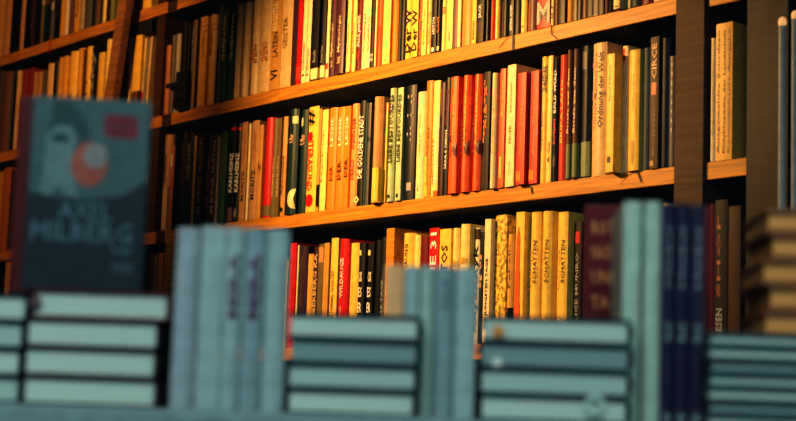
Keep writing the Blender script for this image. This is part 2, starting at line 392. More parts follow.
# middle row (stands on board 2)
def y2(x): return 232 - .127 * (x - 150) - 52
row2 = [
 (161,168,135,'tan','tan book with a torn pale top edge, first on the middle shelf',[T('Alte Meister',.5,.8,.3,'darkbrown')],[('beige',.02,.45)]),
 (169,172.2,146,'rust','thin rust-red book leaning on the tan one with the torn top',[],[('white',.75,.9,.1,.7)]),
 (173.6,178,134,'black','plain black book right of the thin rust-red one'),
 (178.6,184,133,'ink','black book with dim grey lettering, right of the plain black one on the middle shelf',[T('HUNDERT JAHRE',.35,.9,.5,'grey')]),
 (184.8,191,133,'ink','black book with dim pale lettering left of the thin ochre line',[T('CHRONIK',.5,.9,.5,'lightgrey'),T('Band eins',.1,.45,.4,'grey')]),
 (192.4,194.8,136,'beige','hair-thin beige book before the brown-lettered volume'),
 (195,203,132.5,'darkbrown','dark brown volume with red-brown lettering IM SPIEGEL, rounded top',[T('IM SPIEGEL HUSTON',.12,.93,.48,'tan',.1)]),
 (206.6,209.8,135,'plum','slim plum book between the two IM SPIEGEL volumes',[T('IM SPIEGEL',.2,.8,.5,'tan')]),
 (210.2,216.2,134.5,'darkbrown','second dark brown volume lettered IM SPIEGEL, left of the green book',[T('IM SPIEGEL HUSTON',.12,.93,.5,'beige')]),
 (216.6,218.4,137,'lightgrey','hair-thin pale book directly left of the green one on the middle shelf'),
 (218.8,224.6,132,'green','mossy green book on the middle shelf in the dim left part',[T('Waldwege',.45,.9,.4,'olive')]),
 (228.6,233.4,124,'black','left one of two black books with bold white KARLHEINZ',[T('KARLHEINZ',.3,.7,.72,W)],[('red',.93,.96),('mauve',.01,.15)]),
 (234.2,239.6,124,'black','right one of two black books with bold white KARLHEINZ',[T('KARLHEINZ',.3,.7,.72,W),T('db',.03,.14,.5,'lightgrey')],[('red',.93,.96)]),
 (240.4,246,122.5,'tan','tan book with black title right of the KARLHEINZ pair',[T('MORITZ',.2,.5,.55,'darkbrown'),T('Novelle',.6,.9,.4,'rust')]),
 (247.4,249.4,124,'cream','hair-thin cream book between two tan books with black titles'),
 (249.8,256.6,121,'tan','tan book with a curved red line and black title',[T('MORITZ',.2,.5,.55,'darkbrown'),T('Erzähler',.6,.9,.45,'rust')]),
 (257.2,261.4,125,'ochre','narrow ochre book left of the crimson one',[T('f',.5,.6,.5,'brown')]),
 (262,271,118,'red','broad crimson book with an olive curve at its foot',[],[('olive',.02,.12)]),
 (271.4,275.6,119,'olive','left one of two olive books with pale letters',[T('ERZÄHLUNG',.2,.6,.5,'beige')]),
 (276,280,118,'olive','right one of two olive books with pale letters',[T('ERZÄHLUNG',.2,.6,.5,'beige')]),
 (280.6,285.2,117,'ochre','ochre book with a black dot at its foot beside the dark green pair',[T('Abschied',.2,.6,.45,'brown')],[('black',.035,.085,'disc',.0)]),
 (286,294.8,109.5,'darkgreen','left one of two tall bottle-green books with a pale oval on top',[T('Uhr',.68,.76,.5,'beige')],[('cream',.86,.93,.55,.95),('cream',.05,.24,'disc',.5)]),
 (297,306.4,110,'darkgreen','right one of two tall bottle-green books with a pale oval on top',[T('Uhr',.66,.76,.5,'beige')],[('cream',.84,.92,.15,.5),('olive',.7,.73,.1,.6)]),
 (307.2,316.8,107,'yellow','cream-yellow book with red and black letters LITERASUND',[T('#',.82,.97,.7,K,-.2,'d'),T('LITERASUND',.2,.72,.62,'red',-.2,'d')],[('red',.68,.76,0,.45),('red',.05,.17,'disc',-.15)]),
 (317.4,320.2,109,'ochre','narrow brownish book with a black half disc at its foot',[],[('black',.04,.26,'disc',.6)]),
 (320.8,326.6,110,'bright','yellow book with tiny black title left of the orange LESSIE books',[T('Tagebuch',.25,.8,.25,K,-.2)]),
 (327.2,335,108,'orange','widest and leftmost orange book lettered LESSIE DER',[T('LESSIE',.62,.9,.36,'white'),T('DER',.28,.42,.36,'black',.05)]),
 (335.8,342.4,107.5,'orange','middle orange book lettered LESSIE DER',[T('LESSIE',.62,.9,.42,'white'),T('DER',.28,.46,.5,'black',.05)]),
 (342.9,349,106.5,'orange','right orange book lettered LESSIE DER',[T('LESSIE',.62,.9,.42,'white'),T('DER',.3,.48,.5,'black',.05)]),
 (349.4,356.2,104,'peach','peach-orange book lettered WENN DER DRACO',[T('WENN DER',.55,.86,.45,'maroon'),T('DRACO',.26,.46,.45,'maroon')]),
 (356.8,364,101,'black','black book with large white title DIE GOLDENE STADT',[T('DIE GOLDENE STADT',.26,.86,.66,W),T('o',.02,.1,.7,'cream',-.3)]),
 (364.4,366,103,'teal','hair-thin dark teal book right of the GOLDENE STADT book'),
 (366.4,369.4,103,'grey','narrow grey book left of the tall beige one with a yellow foot',[],[('black',.62,.66)]),
 (370.2,379,97,'tan','tall beige book with a slanting yellow foot and black side title',[T('Die Stunde der Wahrheit',.35,.7,.2,K,-.35)],[('yellow',.01,.33)]),
 (384.6,386.4,103,'yellow','thin yellow book pressed against the first pale green BESTOURDES',[]),
 (386.8,392.8,88.5,'palegreen','left pale green book with black letters LIEBE BESTOURDES',[T('LIEBE BESTOURDES',.34,.94,.55,K)],[('darkgreen',.03,.06,.3,.7)]),
 (395.6,401,88,'palegreen','right pale green book with black letters LIEBE BESTOURDES',[T('LIEBE BESTOURDES',.34,.94,.55,K)],[('darkgreen',.03,.06,.3,.7)]),
 (403.6,413.6,85.5,'slate','tall slate-black speckled book with a pale animal emblem low down',[T('.:. : .:',.5,.92,.5,'lightgrey')],[('lightgrey',.08,.15,.4,.8)]),
 (414.6,423.6,92,'cream','shorter plain cream book right of the speckled black one',[T('Lotte in Wien',.4,.8,.2,'ochre'),T('o',.07,.1,.2,'brown')]),
 (424.4,430.8,81,'orange','orange-yellow book with dark title between cream and yellow-white ones',[T('Sommernovelle',.1,.6,.4,'brown')],[('yellow',.01,.35,0,.6)]),
 (431.4,438,81,'bright','yellow book with a pale lower label',[T('GEDICHTE',.1,.5,.3,'rust',-.2)],[('cream',.1,.7,.4,1),('orangered',.0,.05,.5,1)]),
 (439,443.4,83,'plum','dark plum book right of the yellow one with the pale label',[],[('mauve',.7,.95,.1,.5)]),
 (443.8,448,78,'navy','navy book with purple and white lettering before the orange-red trio',[T('SARA & SIMON',.22,.55,.5,W),T('Nachtzug',.6,.9,.6,'pink')]),
 (448.4,456,77,'orangered','leftmost of three orange-red books with brown titles',[T('ROMAN EINER',.4,.85,.24,'yellow',.05),T('ROMAN',.32,.62,.3,'maroon',-.28)],[('mauve',.3,.44,'disc',.75)]),
 (460,467.6,75.5,'orangered','middle one of three orange-red books with brown titles',[T('ROMAN EINER',.4,.85,.24,'yellow',.05),T('ROMAN',.32,.62,.3,'maroon',-.28)],[('mauve',.3,.44,'disc',.75)]),
 (471.4,479,74.5,'orangered','rightmost of three orange-red books with brown titles',[T('ROMAN EINER',.4,.85,.24,'yellow',.05),T('ROMAN',.32,.62,.3,'maroon',-.28)],[('mauve',.3,.44,'disc',.75)]),
 (482,488.6,72,'ink','black book with orange splotches on the spine',[T('"*%;&*%"',.4,.93,.55,'orange',-.1)],[('darkbrown',.02,.28,0,.5)]),
 (489.8,494.4,73,'cream','cream book right of the black one with orange splotches',[T('Erzählungen',.3,.8,.3,'ochre')]),
 (498.8,504,69,'orangered','narrow red-orange book with a pale flame mark near the foot',[T('Mario und der',.6,.9,.4,'yellow')],[('yellow',.08,.26,.2,.6)]),
 (505.8,514.2,65,'cream','tall thick cream hardback left of the two red ones',[T('Gesammelte Geschichten',.6,.85,.2,'brown'),T('FEUER',.35,.5,.22,'brown'),T('Verlag',.1,.2,.2,'ochre')]),
 (516.6,524.6,73,'coral','left one of two red hardbacks with a pale round mark at the foot',[T('Anna Stern',.25,.75,.3,'orange')],[('orange',.03,.12,.0,.6)]),
 (529.6,537.4,71,'coral','right one of two red hardbacks with a pale round mark at the foot',[T('Anna Stern',.25,.75,.3,'orange')],[('orange',.03,.12,.0,.6)]),
 (539.6,545.8,57,'yellow','yellow book with bold black word Selbst',[T('Selbst',.72,.93,.68,K),T('Sibylle Maier',.25,.6,.3,'brown',-.1)]),
 (546.4,551.2,56,'bright','plain yellow book right of the Selbst book',[T('& Co',.15,.32,.5,'brown')]),
 (551.8,556.6,58,'ink','black book with white and red mixed lettering',[T('BALD WERD',.55,.9,.6,W),T('ROMAN',.3,.5,.6,'coral')],[('grey',.12,.2,.3,.8)]),
 (558,564.6,55,'coral','red book between the black mixed-lettered one and the brown pair',[T('ERIKA LANG',.3,.8,.35,'yellow')]),
 (565.4,569.6,50,'brown','left narrow brown book with a pale green foot',[T('Briefe aus dem',.35,.85,.5,'beige')],[('sage',.01,.27)]),
 (571.4,576.2,49,'brown','right narrow brown book with a pale green foot',[T('Briefe aus dem',.35,.85,.5,'beige')],[('sage',.01,.27)]),
 (578.6,589.8,46,'navy','wide navy book with a grey-green foot and grey label on top',[],[('sage',.01,.27),('grey',.82,.96,.1,.7)]),
 (591,604.6,43,'beige','broad beige book titled Ordnung der Welt',[T('Ordnung der Welt',.36,.93,.42,'darkbrown',.17),T('Ulrich Menzel Die',.36,.93,.3,'rust',-.27)]),
 (606,613.4,54,'yellow','mustard-yellow book with a black oval at the foot',[T('Raoul Schrott',.6,.9,.3,'rust',-.1)],[('black',.08,.13,.2,.65)]),
 (621.4,626.8,46,'cream','thin cream book with a red top patch',[T('.. .',.1,.8,.2,'rust')],[('red',.88,.98,0,.5)]),
 (627.6,638,50,'yellow','bright yellow book with small grey emblem low on the spine',[T('Werke',.5,.8,.2,'ochre')],[('ochre',.05,.25,.35,.6)]),
 (641.4,648.6,48,'steel','dark steel-grey book between the bright yellow one and CIRCE'),
 (649.4,658,37,'darkbrown','tall dark brown book with large letters CIRCE',[T('CIRCE',.68,.95,.6,'tan'),T('Roman',.1,.45,.3,'grey')],[('orangered',.56,.65,.2,.75),('tan',.02,.06,.1,.5)]),
 (659.6,667.6,38,'navy','tall plain navy book between CIRCE and the dotted grey one'),
 (668.6,674,56,'grey','narrow dim grey book with a column of pale dots beside the post',[T('........',.3,.95,.3,'cream')]),
]
row2 = [tuple(s) + tuple(([], [], {})[len(s) - 5:]) for s in row2]
book_row('m', row2, 2, y2, G2)

# lower row (stands on board 3)
y3 = lambda x: 262 - .06 * (x - 300)
row3 = [
 (281,284.6,256,'lightgrey','slim pale grey book at the left end of the visible lower shelf'),
 (285.6,288.2,260,'beige','short thin beige book left of the dark red one'),
 (289.2,296,243,'red','dark red book with small pale title on the lower shelf',[T('WERNING',.45,.85,.3,'coral')]),
 (297,298.4,245,'cream','hair-thin cream booklet right of the dark red book'),
 (299,305.4,246,'plum','dark plum book with faint purple lettering on the lower shelf',[T('FELINE OSTEN',.4,.9,.35,'mauve')]),
 (307,311.8,254,'gold','short golden book beside the black-lettered dark one'),
 (313.2,318.2,247,'darkbrown','dark brown book with pale letters ZAUBERBERG',[T('ZAUBERBERG KA',.12,.93,.65,'beige')]),
 (318.6,323.2,244,'olive','olive-brown book with a tan top label',[],[('tan',.82,.97)]),
 (323.6,328.8,243,'ochre','plain ochre book left of the bright yellow one on the lower shelf'),
 (330,337,238,'yellow','bright yellow book with a slim dark title beside the red WILDAUGE',[T('DER HIMMEL WARTET',.2,.7,.35,'brown')]),
 (338,346.4,239,'red','bright red book with white capitals WILDAUGE',[T('WILDAUGE',.45,.82,.42,W),T('KATIA',.16,.38,.26,'beige')]),
 (349,357,243,'yellow','plain yellow book between WILDAUGE and the black pair with stacked letters',[T('Liebe',.4,.7,.15,'ochre')]),
 (358.4,364.2,243,'ink','left one of two black books with stacked white letters',[T('CK',.62,.72,.6,W,0,'h'),T('ES',.47,.57,.6,W,0,'h'),T('ER',.32,.42,.6,W,0,'h')],[('cream',.88,.93,.1,.5)]),
 (367.4,373.4,243,'ink','right one of two black books with stacked white letters',[T('CK',.62,.72,.6,W,0,'h'),T('ES',.47,.57,.6,W,0,'h'),T('ER',.32,.42,.6,W,0,'h')],[('cream',.88,.93,.1,.5)]),
 (374.4,380,240,'black','plain black book left of the thin one with grey letters'),
 (381,384.8,237,'ink','thin black book with small grey letters left of the wooden divider',[T('ALLE TAGE',.2,.6,.5,'lightgrey')]),
 (400,412,233,'yellow','yellow book with dark title right of the wooden divider',[T('DIE WANDERUNG',.35,.9,.25,'darkbrown')]),
 (413.4,419,235,'bright','narrow lemon book left of the maroon one on the lower shelf',[],[]),
 (420.4,427,236,'maroon','maroon book between the narrow lemon one and the red DIE'),
 (428.4,438.2,228,'red','scarlet book with large white letters DIE 31',[T('DIE 31',.5,.96,.62,W)]),
 (439,450,229,'yellow','yellow book with large dark letters TOS',[T('TOS',.62,.86,.6,'darkbrown')]),
 (451,457.6,228,'bright','yellow book with faint print right of TOS',[T('Winter',.66,.72,.7,'ochre')]),
 (458.6,467.4,224,'bright','taller yellow book with faint print second to the right of TOS',[T('Winter',.66,.72,.7,'ochre')]),
 (473.6,479,228,'cream','cream book with black branching pattern',[T('kxyzkxyk',.1,.85,.95,K)],[('darkbrown',.9,.99)]),
 (479.8,483.4,232,'black','slim black book with scattered pale letters before DIE JÜNGSTEN TAGE',[T('sg os',.5,.8,.8,'beige')]),
 (484.2,490.2,219,'cream','cream book titled DIE JÜNGSTEN TAGE',[T('DIE JÜNGSTEN TAGE',.12,.68,.6,K)]),
 (494.6,506,215,'yellow','thick yellow and brown mottled book on the lower shelf',[],[],{'kind':'mottled'}),
 (507,512.2,234,'gold','short golden book with a black block at its foot',[T('Fabeln',.5,.9,.3,'brown')],[('black',.02,.32)]),
 (515.4,523.6,212,'yellow','yellow book with a long orange pen shape on the spine',[],[]),
 (529,538.6,212,'yellow','leftmost of three yellow books lettered SCHATTEN',[T('SCHATTEN',.45,.78,.32,'brown',.1),T('Licht und',.4,.7,.2,'ochre',-.3)]),
 (541,550,211,'yellow','middle one of three yellow books lettered SCHATTEN',[T('SCHATTEN',.45,.78,.32,'brown',.1),T('Licht und',.4,.7,.2,'ochre',-.3)]),
 (557,566.8,212,'yellow','rightmost of three yellow books lettered SCHATTEN',[T('SCHATTEN',.45,.78,.32,'brown',.1),T('Licht und',.4,.7,.2,'ochre',-.3)]),
 (574,581,222,'ink','black book with a red tip and white capitals ALICE MUNRO',[T('ALICE MUNRO',.1,.74,.42,'lightgrey')],[('red',.82,.92,.2,.8)]),
 (583,592,216,'navy','dark navy book partly hidden behind the blurred maroon book'),
 (640,646,205,'brown','narrow brown book showing over the blurred pale green spines'),
 (662,668,203,'beige','beige book top showing above the blurred navy spines'),
]
row3 = [tuple(s) + tuple(([], [], {})[len(s) - 5:]) for s in row3]
book_row('l', row3, 3, y3, G3)

# orange pen shape lying along the yellow spine
def find(lbl):
    for o in bpy.data.objects:
        if o.get('label', '') .startswith(lbl): return o
pb = find('yellow book with a long orange pen shape')
if pb:
    bm = bmesh.new(); w = pb.dimensions.x; h = pb.dimensions.z
    prof = [(.0, .10), (.02, .30), (.30, .34), (.34, .26), (.55, .26), (.60, .22), (.85, .20), (.95, .04)]
    L = [bm.verts.new((-w * .14 - w * p, -.0009, h * (.01 + .92 * t))) for t, p in prof]
    Rr = [bm.verts.new((-w * .14 + w * p, -.0009, h * (.01 + .92 * t))) for t, p in prof]
    for i in range(len(prof) - 1): bm.faces.new((L[i], Rr[i], Rr[i + 1], L[i + 1]))
    e = link('pen_picture', bm, [mat('orangered')]); e.parent = pb

# ------------------------------------------------------------------ far left rows (board 0 above, board 1 below)
yl0 = lambda x: 62 - .28 * x - 16
GL0, GL1, GL2 = 'books on the top left shelf', 'books on the left part of the upper shelf board', 'books on the left part of the middle shelf board'
left0 = [
 (-22,-15,0,'brown','brown book at the picture edge of the top left shelf'), (-14,-8,0,'ink','black book left of the two wide brown ones'),(-7,-.6,0,'tan','tan book at the far left end of the top left shelf'),
 (0,8.6,0,'tan','wide dim tan book with brown spine, leftmost visible on the top left shelf'),
 (9.4,17,0,'navy','dark navy book between two dim tan ones on the top left shelf'),
 (17.6,23,0,'tan','narrow dim tan book right of the dark navy one on the top left shelf'),
 (23.6,28,0,'black','black book right of the narrow dim tan one'), (28.4,33,0,'plum','plum-black book in the dark stretch of the top left shelf',[T('Atlas',.2,.7,.4,'mauve')]),
 (33.4,38,0,'ink','charcoal book before the mottled grey one',[]),
 (38.6,42.4,0,'olive','mottled grey-olive book on the top left shelf',[],[('lightgrey',.5,.8,.2,.9)]),
 (43,46.6,0,'brown','reddish brown thin book right of the mottled grey-olive one',[],[('darkgreen',.0,.45)]),
 (47,50,0,'black','thin black book left of the one with white flecks'),
 (50.4,52.6,0,'grey','thin grey book with white flecks on the top left shelf',[T('I I',.4,.9,.6,W)]),
 (53,59,0,'ink','broad black book left of the bright orange-tan one',[T('Lexikon',.3,.9,.3,'grey')]),
 (59.8,64,0,'gold','bright golden orange thin book on the top left shelf'),
 (65.2,67.4,0,'white','hair-thin white book right of the golden orange one'),
 (68.6,73.2,0,'mauve','mauve book with two white bands',[],[('lightgrey',.5,.52),('lightgrey',.57,.58)]),
 (73.8,78.4,0,'gold','mottled golden beige book between mauve and grey ones',[T('Reise um die',.2,.9,.5,'brown')]),
 (79.6,82.8,0,'lightgrey','thin pale grey book on the top left shelf'),
 (83.2,86,0,'plum','thin plum-blue book right of the pale grey one'),
 (86.6,89.8,0,'steel','thin steel-blue book left of a black one near the leaning plank'),
 (90.2,95,0,'black','black book third from the cream one near the leaning plank'),
 (95.6,98,0,'brown','thin brown book on the top left shelf before the cream one'), (98.3,101,0,'ink','thin charcoal book directly left of the cream one'),
 (101.4,105.2,0,'cream','cream thin book left of the leaning plank on the top left shelf'),
 (105.8,109.6,0,'darkbrown','dark brown book second from the leaning plank'),
 (110.2,113.6,0,'sage','grey-green book behind the leaning plank'),
 (126,129.4,0,'bright','yellow book just right of the leaning plank at the top edge'),
 (129.8,133.6,0,'yellow','golden yellow book with a white band at the top edge',[],[('white',.06,.1)]),
 (134,136.6,0,'steel','thin blue-white book right of the banded yellow one at the top edge'),
 (137,140,0,'pink','thin pink book at the top edge over the dark box'),
 (141,149.6,0,'yellow','broad yellow-orange book at the top edge left of the dark gap'),
]
r_ = random.Random(5)
left0 = [tuple(s) + tuple(([], [], {})[len(s) - 5:]) for s in left0]
left0 = [s[:7] + ({'zt': ZB[0] + .20 + .05 * r_.random()},) for s in left0]
book_row('t', left0, 0, yl0, GL0)
yl1 = lambda x: 90 - .1 * x
left1 = [
 (-14,-7,72,'brown','dim brown book cut by the picture edge on the left upper shelf'), (-6,-.5,71,'darkbrown','dark brown book at the picture edge, left upper shelf'),
 (.2,8.6,72,'brown','wide dim brown book above the brown cover at the far left'),
 (9.6,13,72,'grey','narrow grey-beige book, second at the far left of the left upper shelf'),
 (13.4,15.2,73,'black','hair-thin black book before the thin beige one'),
 (15.6,18.8,71,'beige','thin beige book left of the two maroon ones'),
 (20,25.4,70,'pink','left maroon-pink book in the dim far left row'),
 (26,31.4,68.5,'pink','right maroon-pink book in the dim far left row',[],[('coral',.1,.4,.2,.5)]),
 (32.4,36,72,'tan','left one of two narrow tan books beside the maroon pair'),
 (36.8,41,72,'tan','right one of two narrow tan books beside the maroon pair'),
 (41.4,44.2,71,'grey','narrow grey book left of the taller beige one in the far left row'),
 (45,50.8,64,'beige','taller beige book with stepped top in the far left row'),
 (51.4,56.2,62,'navy','navy book left of the row of golden books'),
 (57.4,61,58,'gold','first golden book of the row, thin, beside the navy one'),
 (61.4,65.6,56.5,'gold','second golden book of the row, slightly taller than the first'),
 (66.2,74.4,52,'yellow','widest golden book with dark small title near its foot',[T('REISE',.15,.5,.3,'brown')]),
 (75,81,49,'gold','golden book with red-brown title left of the brown one',[T('MEER',.15,.5,.4,'rust')]),
 (81.4,83.6,50,'brown','thin brown book between golden ones'),
 (84,88.8,47,'yellow','golden-yellow book left of the black and white patterned one',[T('o l i',.2,.6,.4,'brown')]),
 (89.4,95.4,47,'ink','black and white patterned book in the golden row',[T('xkzky',.1,.95,.9,'lightgrey')]),
 (96.4,102.4,53,'yellow','short bright yellow book touching the leaning plank'),
 (103,109,40,'bright','tall yellow book half behind the leaning plank'),
 (111.5,115,40,'brown','dull brown book behind the leaning plank'),
 (119,126.6,41,'mauve','broad mauve-brown book just right of the leaning plank'),
 (127.4,129.8,38,'cream','thin cream book before the wide golden one beside the slanting pair'),
 (130.4,138.6,36,'yellow','wide golden book beside the two slanting thin books',[],[('brown',.0,.35)]),
]
left1 = [tuple(s) + tuple(([], [], {})[len(s) - 5:]) for s in left1]
book_row('s', left1, 1, yl1, GL1)
# two thin books leaning to the right against the dark gap
for (xb, xt, yt, col, lab) in ((138.6, 145.2, 37, 'cream', 'thin black-edged cream book slanting to the right, left of two'), (143.6, 150.6, 35, 'beige', 'thin beige book slanting to the right, right of two')):
    ub = sh(xb, 122)[0]; ut, zt = sh(xt, yt); zb = ZB[1] + .0015
    a = math.atan2(ut - ub - (.0), zt - zb) ; L = math.hypot(ut - ub, zt - zb)
    w = .0085
    tag(make_book(SP, SD, SN, ub, ub + w, zb + w * .5 * math.sin(a), zb + L - .004, 0, col, [T('Notizen', .2, .7, .5, 'black')] if col == 'cream' else [], [('red', .2, .34)] if col == 'cream' else [], lean=a), lab, 'book', 'thin slanting books in the left bay')
# dark box under the top left board and dim rows behind the blurred cover
bm = bmesh.new(); b0, b1 = shx(128, 22), shx(151.5, 22)
sbox(bm, 0, b1 - b0, -.0, -.2, 0, .036, .002)
bx = link('metal_box', bm, [mat('metal', .5)], mw=frame_at(SP, SD, SN, b0, 0, ZB[0] - BT - .0365)); tag(bx, 'flat black box fixed under the top left shelf board', 'box')
yl2 = lambda x: 190 - .0 * x
left2 = [(-12,-5,175,'brown','brown book cut by the picture edge on the left middle shelf'),(-4,1.4,172,'ochre','ochre book at the very edge, left middle shelf'),
 (2,8.4,168,'rust','orange-brown book visible left of the blurred cover'),(9,13.4,170,'darkbrown','dark brown book right of the orange-brown one beside the blurred cover'),
 (14,22,166,'brown','brown book on the left middle shelf, mostly behind the blurred cover'),
 (138.4,142.8,150,'black','black book just right of the blurred cover'),(143.2,146.4,152,'ink','charcoal book with white squiggle right of the blurred cover',[T('sz',.6,.75,.7,W)])]
left2 = [tuple(s) + tuple(([], [], {})[len(s) - 5:]) for s in left2]
book_row('q', left2, 2, yl2, GL2)
left3 = [(1.5,8,262,'ochre','ochre book low at the far left beside the blurred stack'),(9,14,266,'ink','black book low at the far left beside the blurred stack'),
 (140,146,256,'black','black book low down right of the blurred cover'),(146.6,151,253,'darkbrown','dark brown book low down right of the blurred cover'),
 (151.6,154.6,255,'olive','thin olive book low down beside the orange-brown one'),(155.2,159.6,253,'rust','thin orange-brown book low down beside the lit post'),
 (276,280,250,'black','thin black book at the edge of the blurred teal spines')]
left3 = [tuple(s) + tuple(([], [], {})[len(s) - 5:]) for s in left3]
book_row('p', left3[:6], 3, lambda x: 290, 'books low on the left bay of the shelf')
book_row('p', left3[6:], 3, lambda x: 280, 'books low on the left bay of the shelf')

# ------------------------------------------------------------------ right bay
yr = lambda x: 140
right2 = [(709.4,714.4,38,'cream','pale cream book with a plain spine, leftmost in the right bay',[T('Gesammelte',.2,.8,.3,'ochre')]),
 (715,731.5,23,'gold','thick golden book with two columns of tiny brown letters in the right bay',[T('Enzyklopädie der Landschaft',.05,.95,.2,'brown',.05),T('Ausgewählte Schriften',.05,.95,.2,'brown',-.3),T('Kommentierte Ausgabe',.05,.95,.16,'brown',.32)],[],{'bulge':.001})]
right2 = [tuple(s) + tuple(([], [], {})[len(s) - 5:]) for s in right2]
book_row('r', right2, 2, yr, 'books in the right bay')
right3 = [(709,713.6,204,'wine','thin wine-red book low in the right bay beside the blurred navy spines'),(714.4,727,200,'ink','dark book with orange letters low in the right bay',[T('SHOP',.3,.9,.28,'rust',-.15),T('LESEN',.02,.22,.5,'lightgrey',-.1)]),
 (728,740,206,'darkbrown','dark brown book in deep shade low in the right bay'),]
right3 = [tuple(s) + tuple(([], [], {})[len(s) - 5:]) for s in right3]
book_row('r', right3, 3, lambda x: 270, 'books low in the right bay')

# divider on the lower shelf
bm = bmesh.new(); u0 = sh(386, 250)[0]; u1 = sh(394, 250)[0]; zt = sh(391, 228)[1]
sbox(bm, 0, u1 - u0, .0, -.2, 0, zt - ZB[3] - .0005, .001)
dv = link('book_divider', bm, [oak], mw=frame_at(SP, SD, SN, u0, 0, ZB[3] + .0004)); tag(dv, 'upright wooden divider board between books on the lower shelf', 'divider')

# black spring clamp gripping the books on the upper shelf
u0 = sh(176.5, 90, .012)[0]; u1 = sh(187, 90, .012)[0]; zt = sh(181, 72, .012)[1]
cl = empty('metal_clamp', frame_at(SP, SD, SN, u0, .012, ZB[1] + .001)); tag(cl, 'black metal clamp standing before the books on the upper shelf', 'clamp')
bm = bmesh.new(); box(bm, 0, u1 - u0, -.004, .008, 0, zt - ZB[1], 0, .002); box(bm, .003, u1 - u0 - .003, -.008, -.003, .02, .03, 0, .001); box(bm, .003, u1 - u0 - .003, -.008, -.003, .05, .06, 0, .001)
o = link('body', bm, [mat('metal', .35)]); o.parent = cl
ua, za = sh(166, 89, .012); ub, zb_ = sh(177, 82, .012)
bm = bmesh.new(); box(bm, ua - u0, -.0002, -.002, .004, za - ZB[1], zb_ - ZB[1], 0, .001); o = link('arm', bm, [mat('metal', .35)]); o.parent = cl

# strips painted as shadow lines over the board edges, and one red ribbon
def ribbon(x0, y0, x1, y1, w, col, lab, name='ribbon_bookmark'):  # dark and rust strips stand for shadows, only the red one is a bookmark
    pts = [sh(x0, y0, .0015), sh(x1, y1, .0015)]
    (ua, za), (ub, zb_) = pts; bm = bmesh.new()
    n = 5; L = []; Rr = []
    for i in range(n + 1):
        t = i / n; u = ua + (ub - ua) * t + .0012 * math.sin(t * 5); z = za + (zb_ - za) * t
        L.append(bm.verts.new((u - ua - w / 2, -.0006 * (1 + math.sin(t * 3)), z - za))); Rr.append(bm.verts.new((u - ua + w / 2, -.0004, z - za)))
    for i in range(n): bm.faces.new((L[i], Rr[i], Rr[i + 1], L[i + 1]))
    o = link(name, bm, [mat(col, .6)], mw=frame_at(SP, SD, SN, ua, .0015, za)); tag(o, lab, 'bookmark', 'ribbon bookmark and shadow strips over shelf edges')
ribbon(512.5, 33, 513.5, 50, .004, 'darkbrown', 'straight dark strip standing for a shadow on the upper board edge')
ribbon(509, 36, 499.5, 48, .0022, 'darkbrown', 'slanting dark strip standing for a shadow on the upper board edge below yellow books')
ribbon(551.5, 25, 551.8, 35, .0022, 'darkbrown', 'short dark strip standing for a shadow below the thin cream book on the upper board')
ribbon(552, 35, 558, 39, .002, 'darkbrown', 'tiny dark strip standing for a shadow bending right on the upper board edge')
ribbon(529.8, 185, 533, 194, .0032, 'darkbrown', 'dark strip standing for a shadow under the two red hardbacks')
ribbon(636.5, 171, 642, 182, .003, 'darkbrown', 'dark strip standing for a shadow slanting right under the bright yellow book')
ribbon(631, 172, 621, 184, .002, 'rust', 'rust strip standing for a shadow slanting left under the bright yellow book')
ribbon(50.5, 37, 49.5, 53, .006, 'ribbon', 'red bookmark ribbon hanging over the top left board')

# leaning plank across the left bay
def slab(name, pts_lo, pts_hi, wpx, out, th, m, lab, cat):
    (ua, za) = sh(*pts_lo, out); (ub, zb_) = sh(*pts_hi, out)
    ua2 = sh(pts_lo[0] + wpx, pts_lo[1], out)[0]; w = (ua2 - ua)
    k = (ub - ua) / (zb_ - za); z0, z1 = .02, 2.75
    bm = bmesh.new()
    def q(z): return (z - za) * k
    vs = [bm.verts.new((q(z) + x, y, z)) for z in (z0, z1) for x, y in ((0, 0), (w, 0), (w, th), (0, th))]
    for f in ((0, 3, 2, 1), (4, 5, 6, 7), (0, 1, 5, 4), (1, 2, 6, 5), (2, 3, 7, 6), (3, 0, 4, 7)): bm.faces.new([vs[i] for i in f])
    bmesh.ops.bevel(bm, geom=bm.edges[:], offset=.002, segments=2, affect='EDGES')
    o = link(name, bm, [m], mw=frame_at(SP, SD, SN, ua, out, 0)); tag(o, lab, cat); return o
slab('wooden_plank', (103, 103), (118, 0), 9, .05, .022, mat('plankwood', .55, 'wood'), 'brown wooden plank leaning against the left bay of the bookshelf', 'plank')

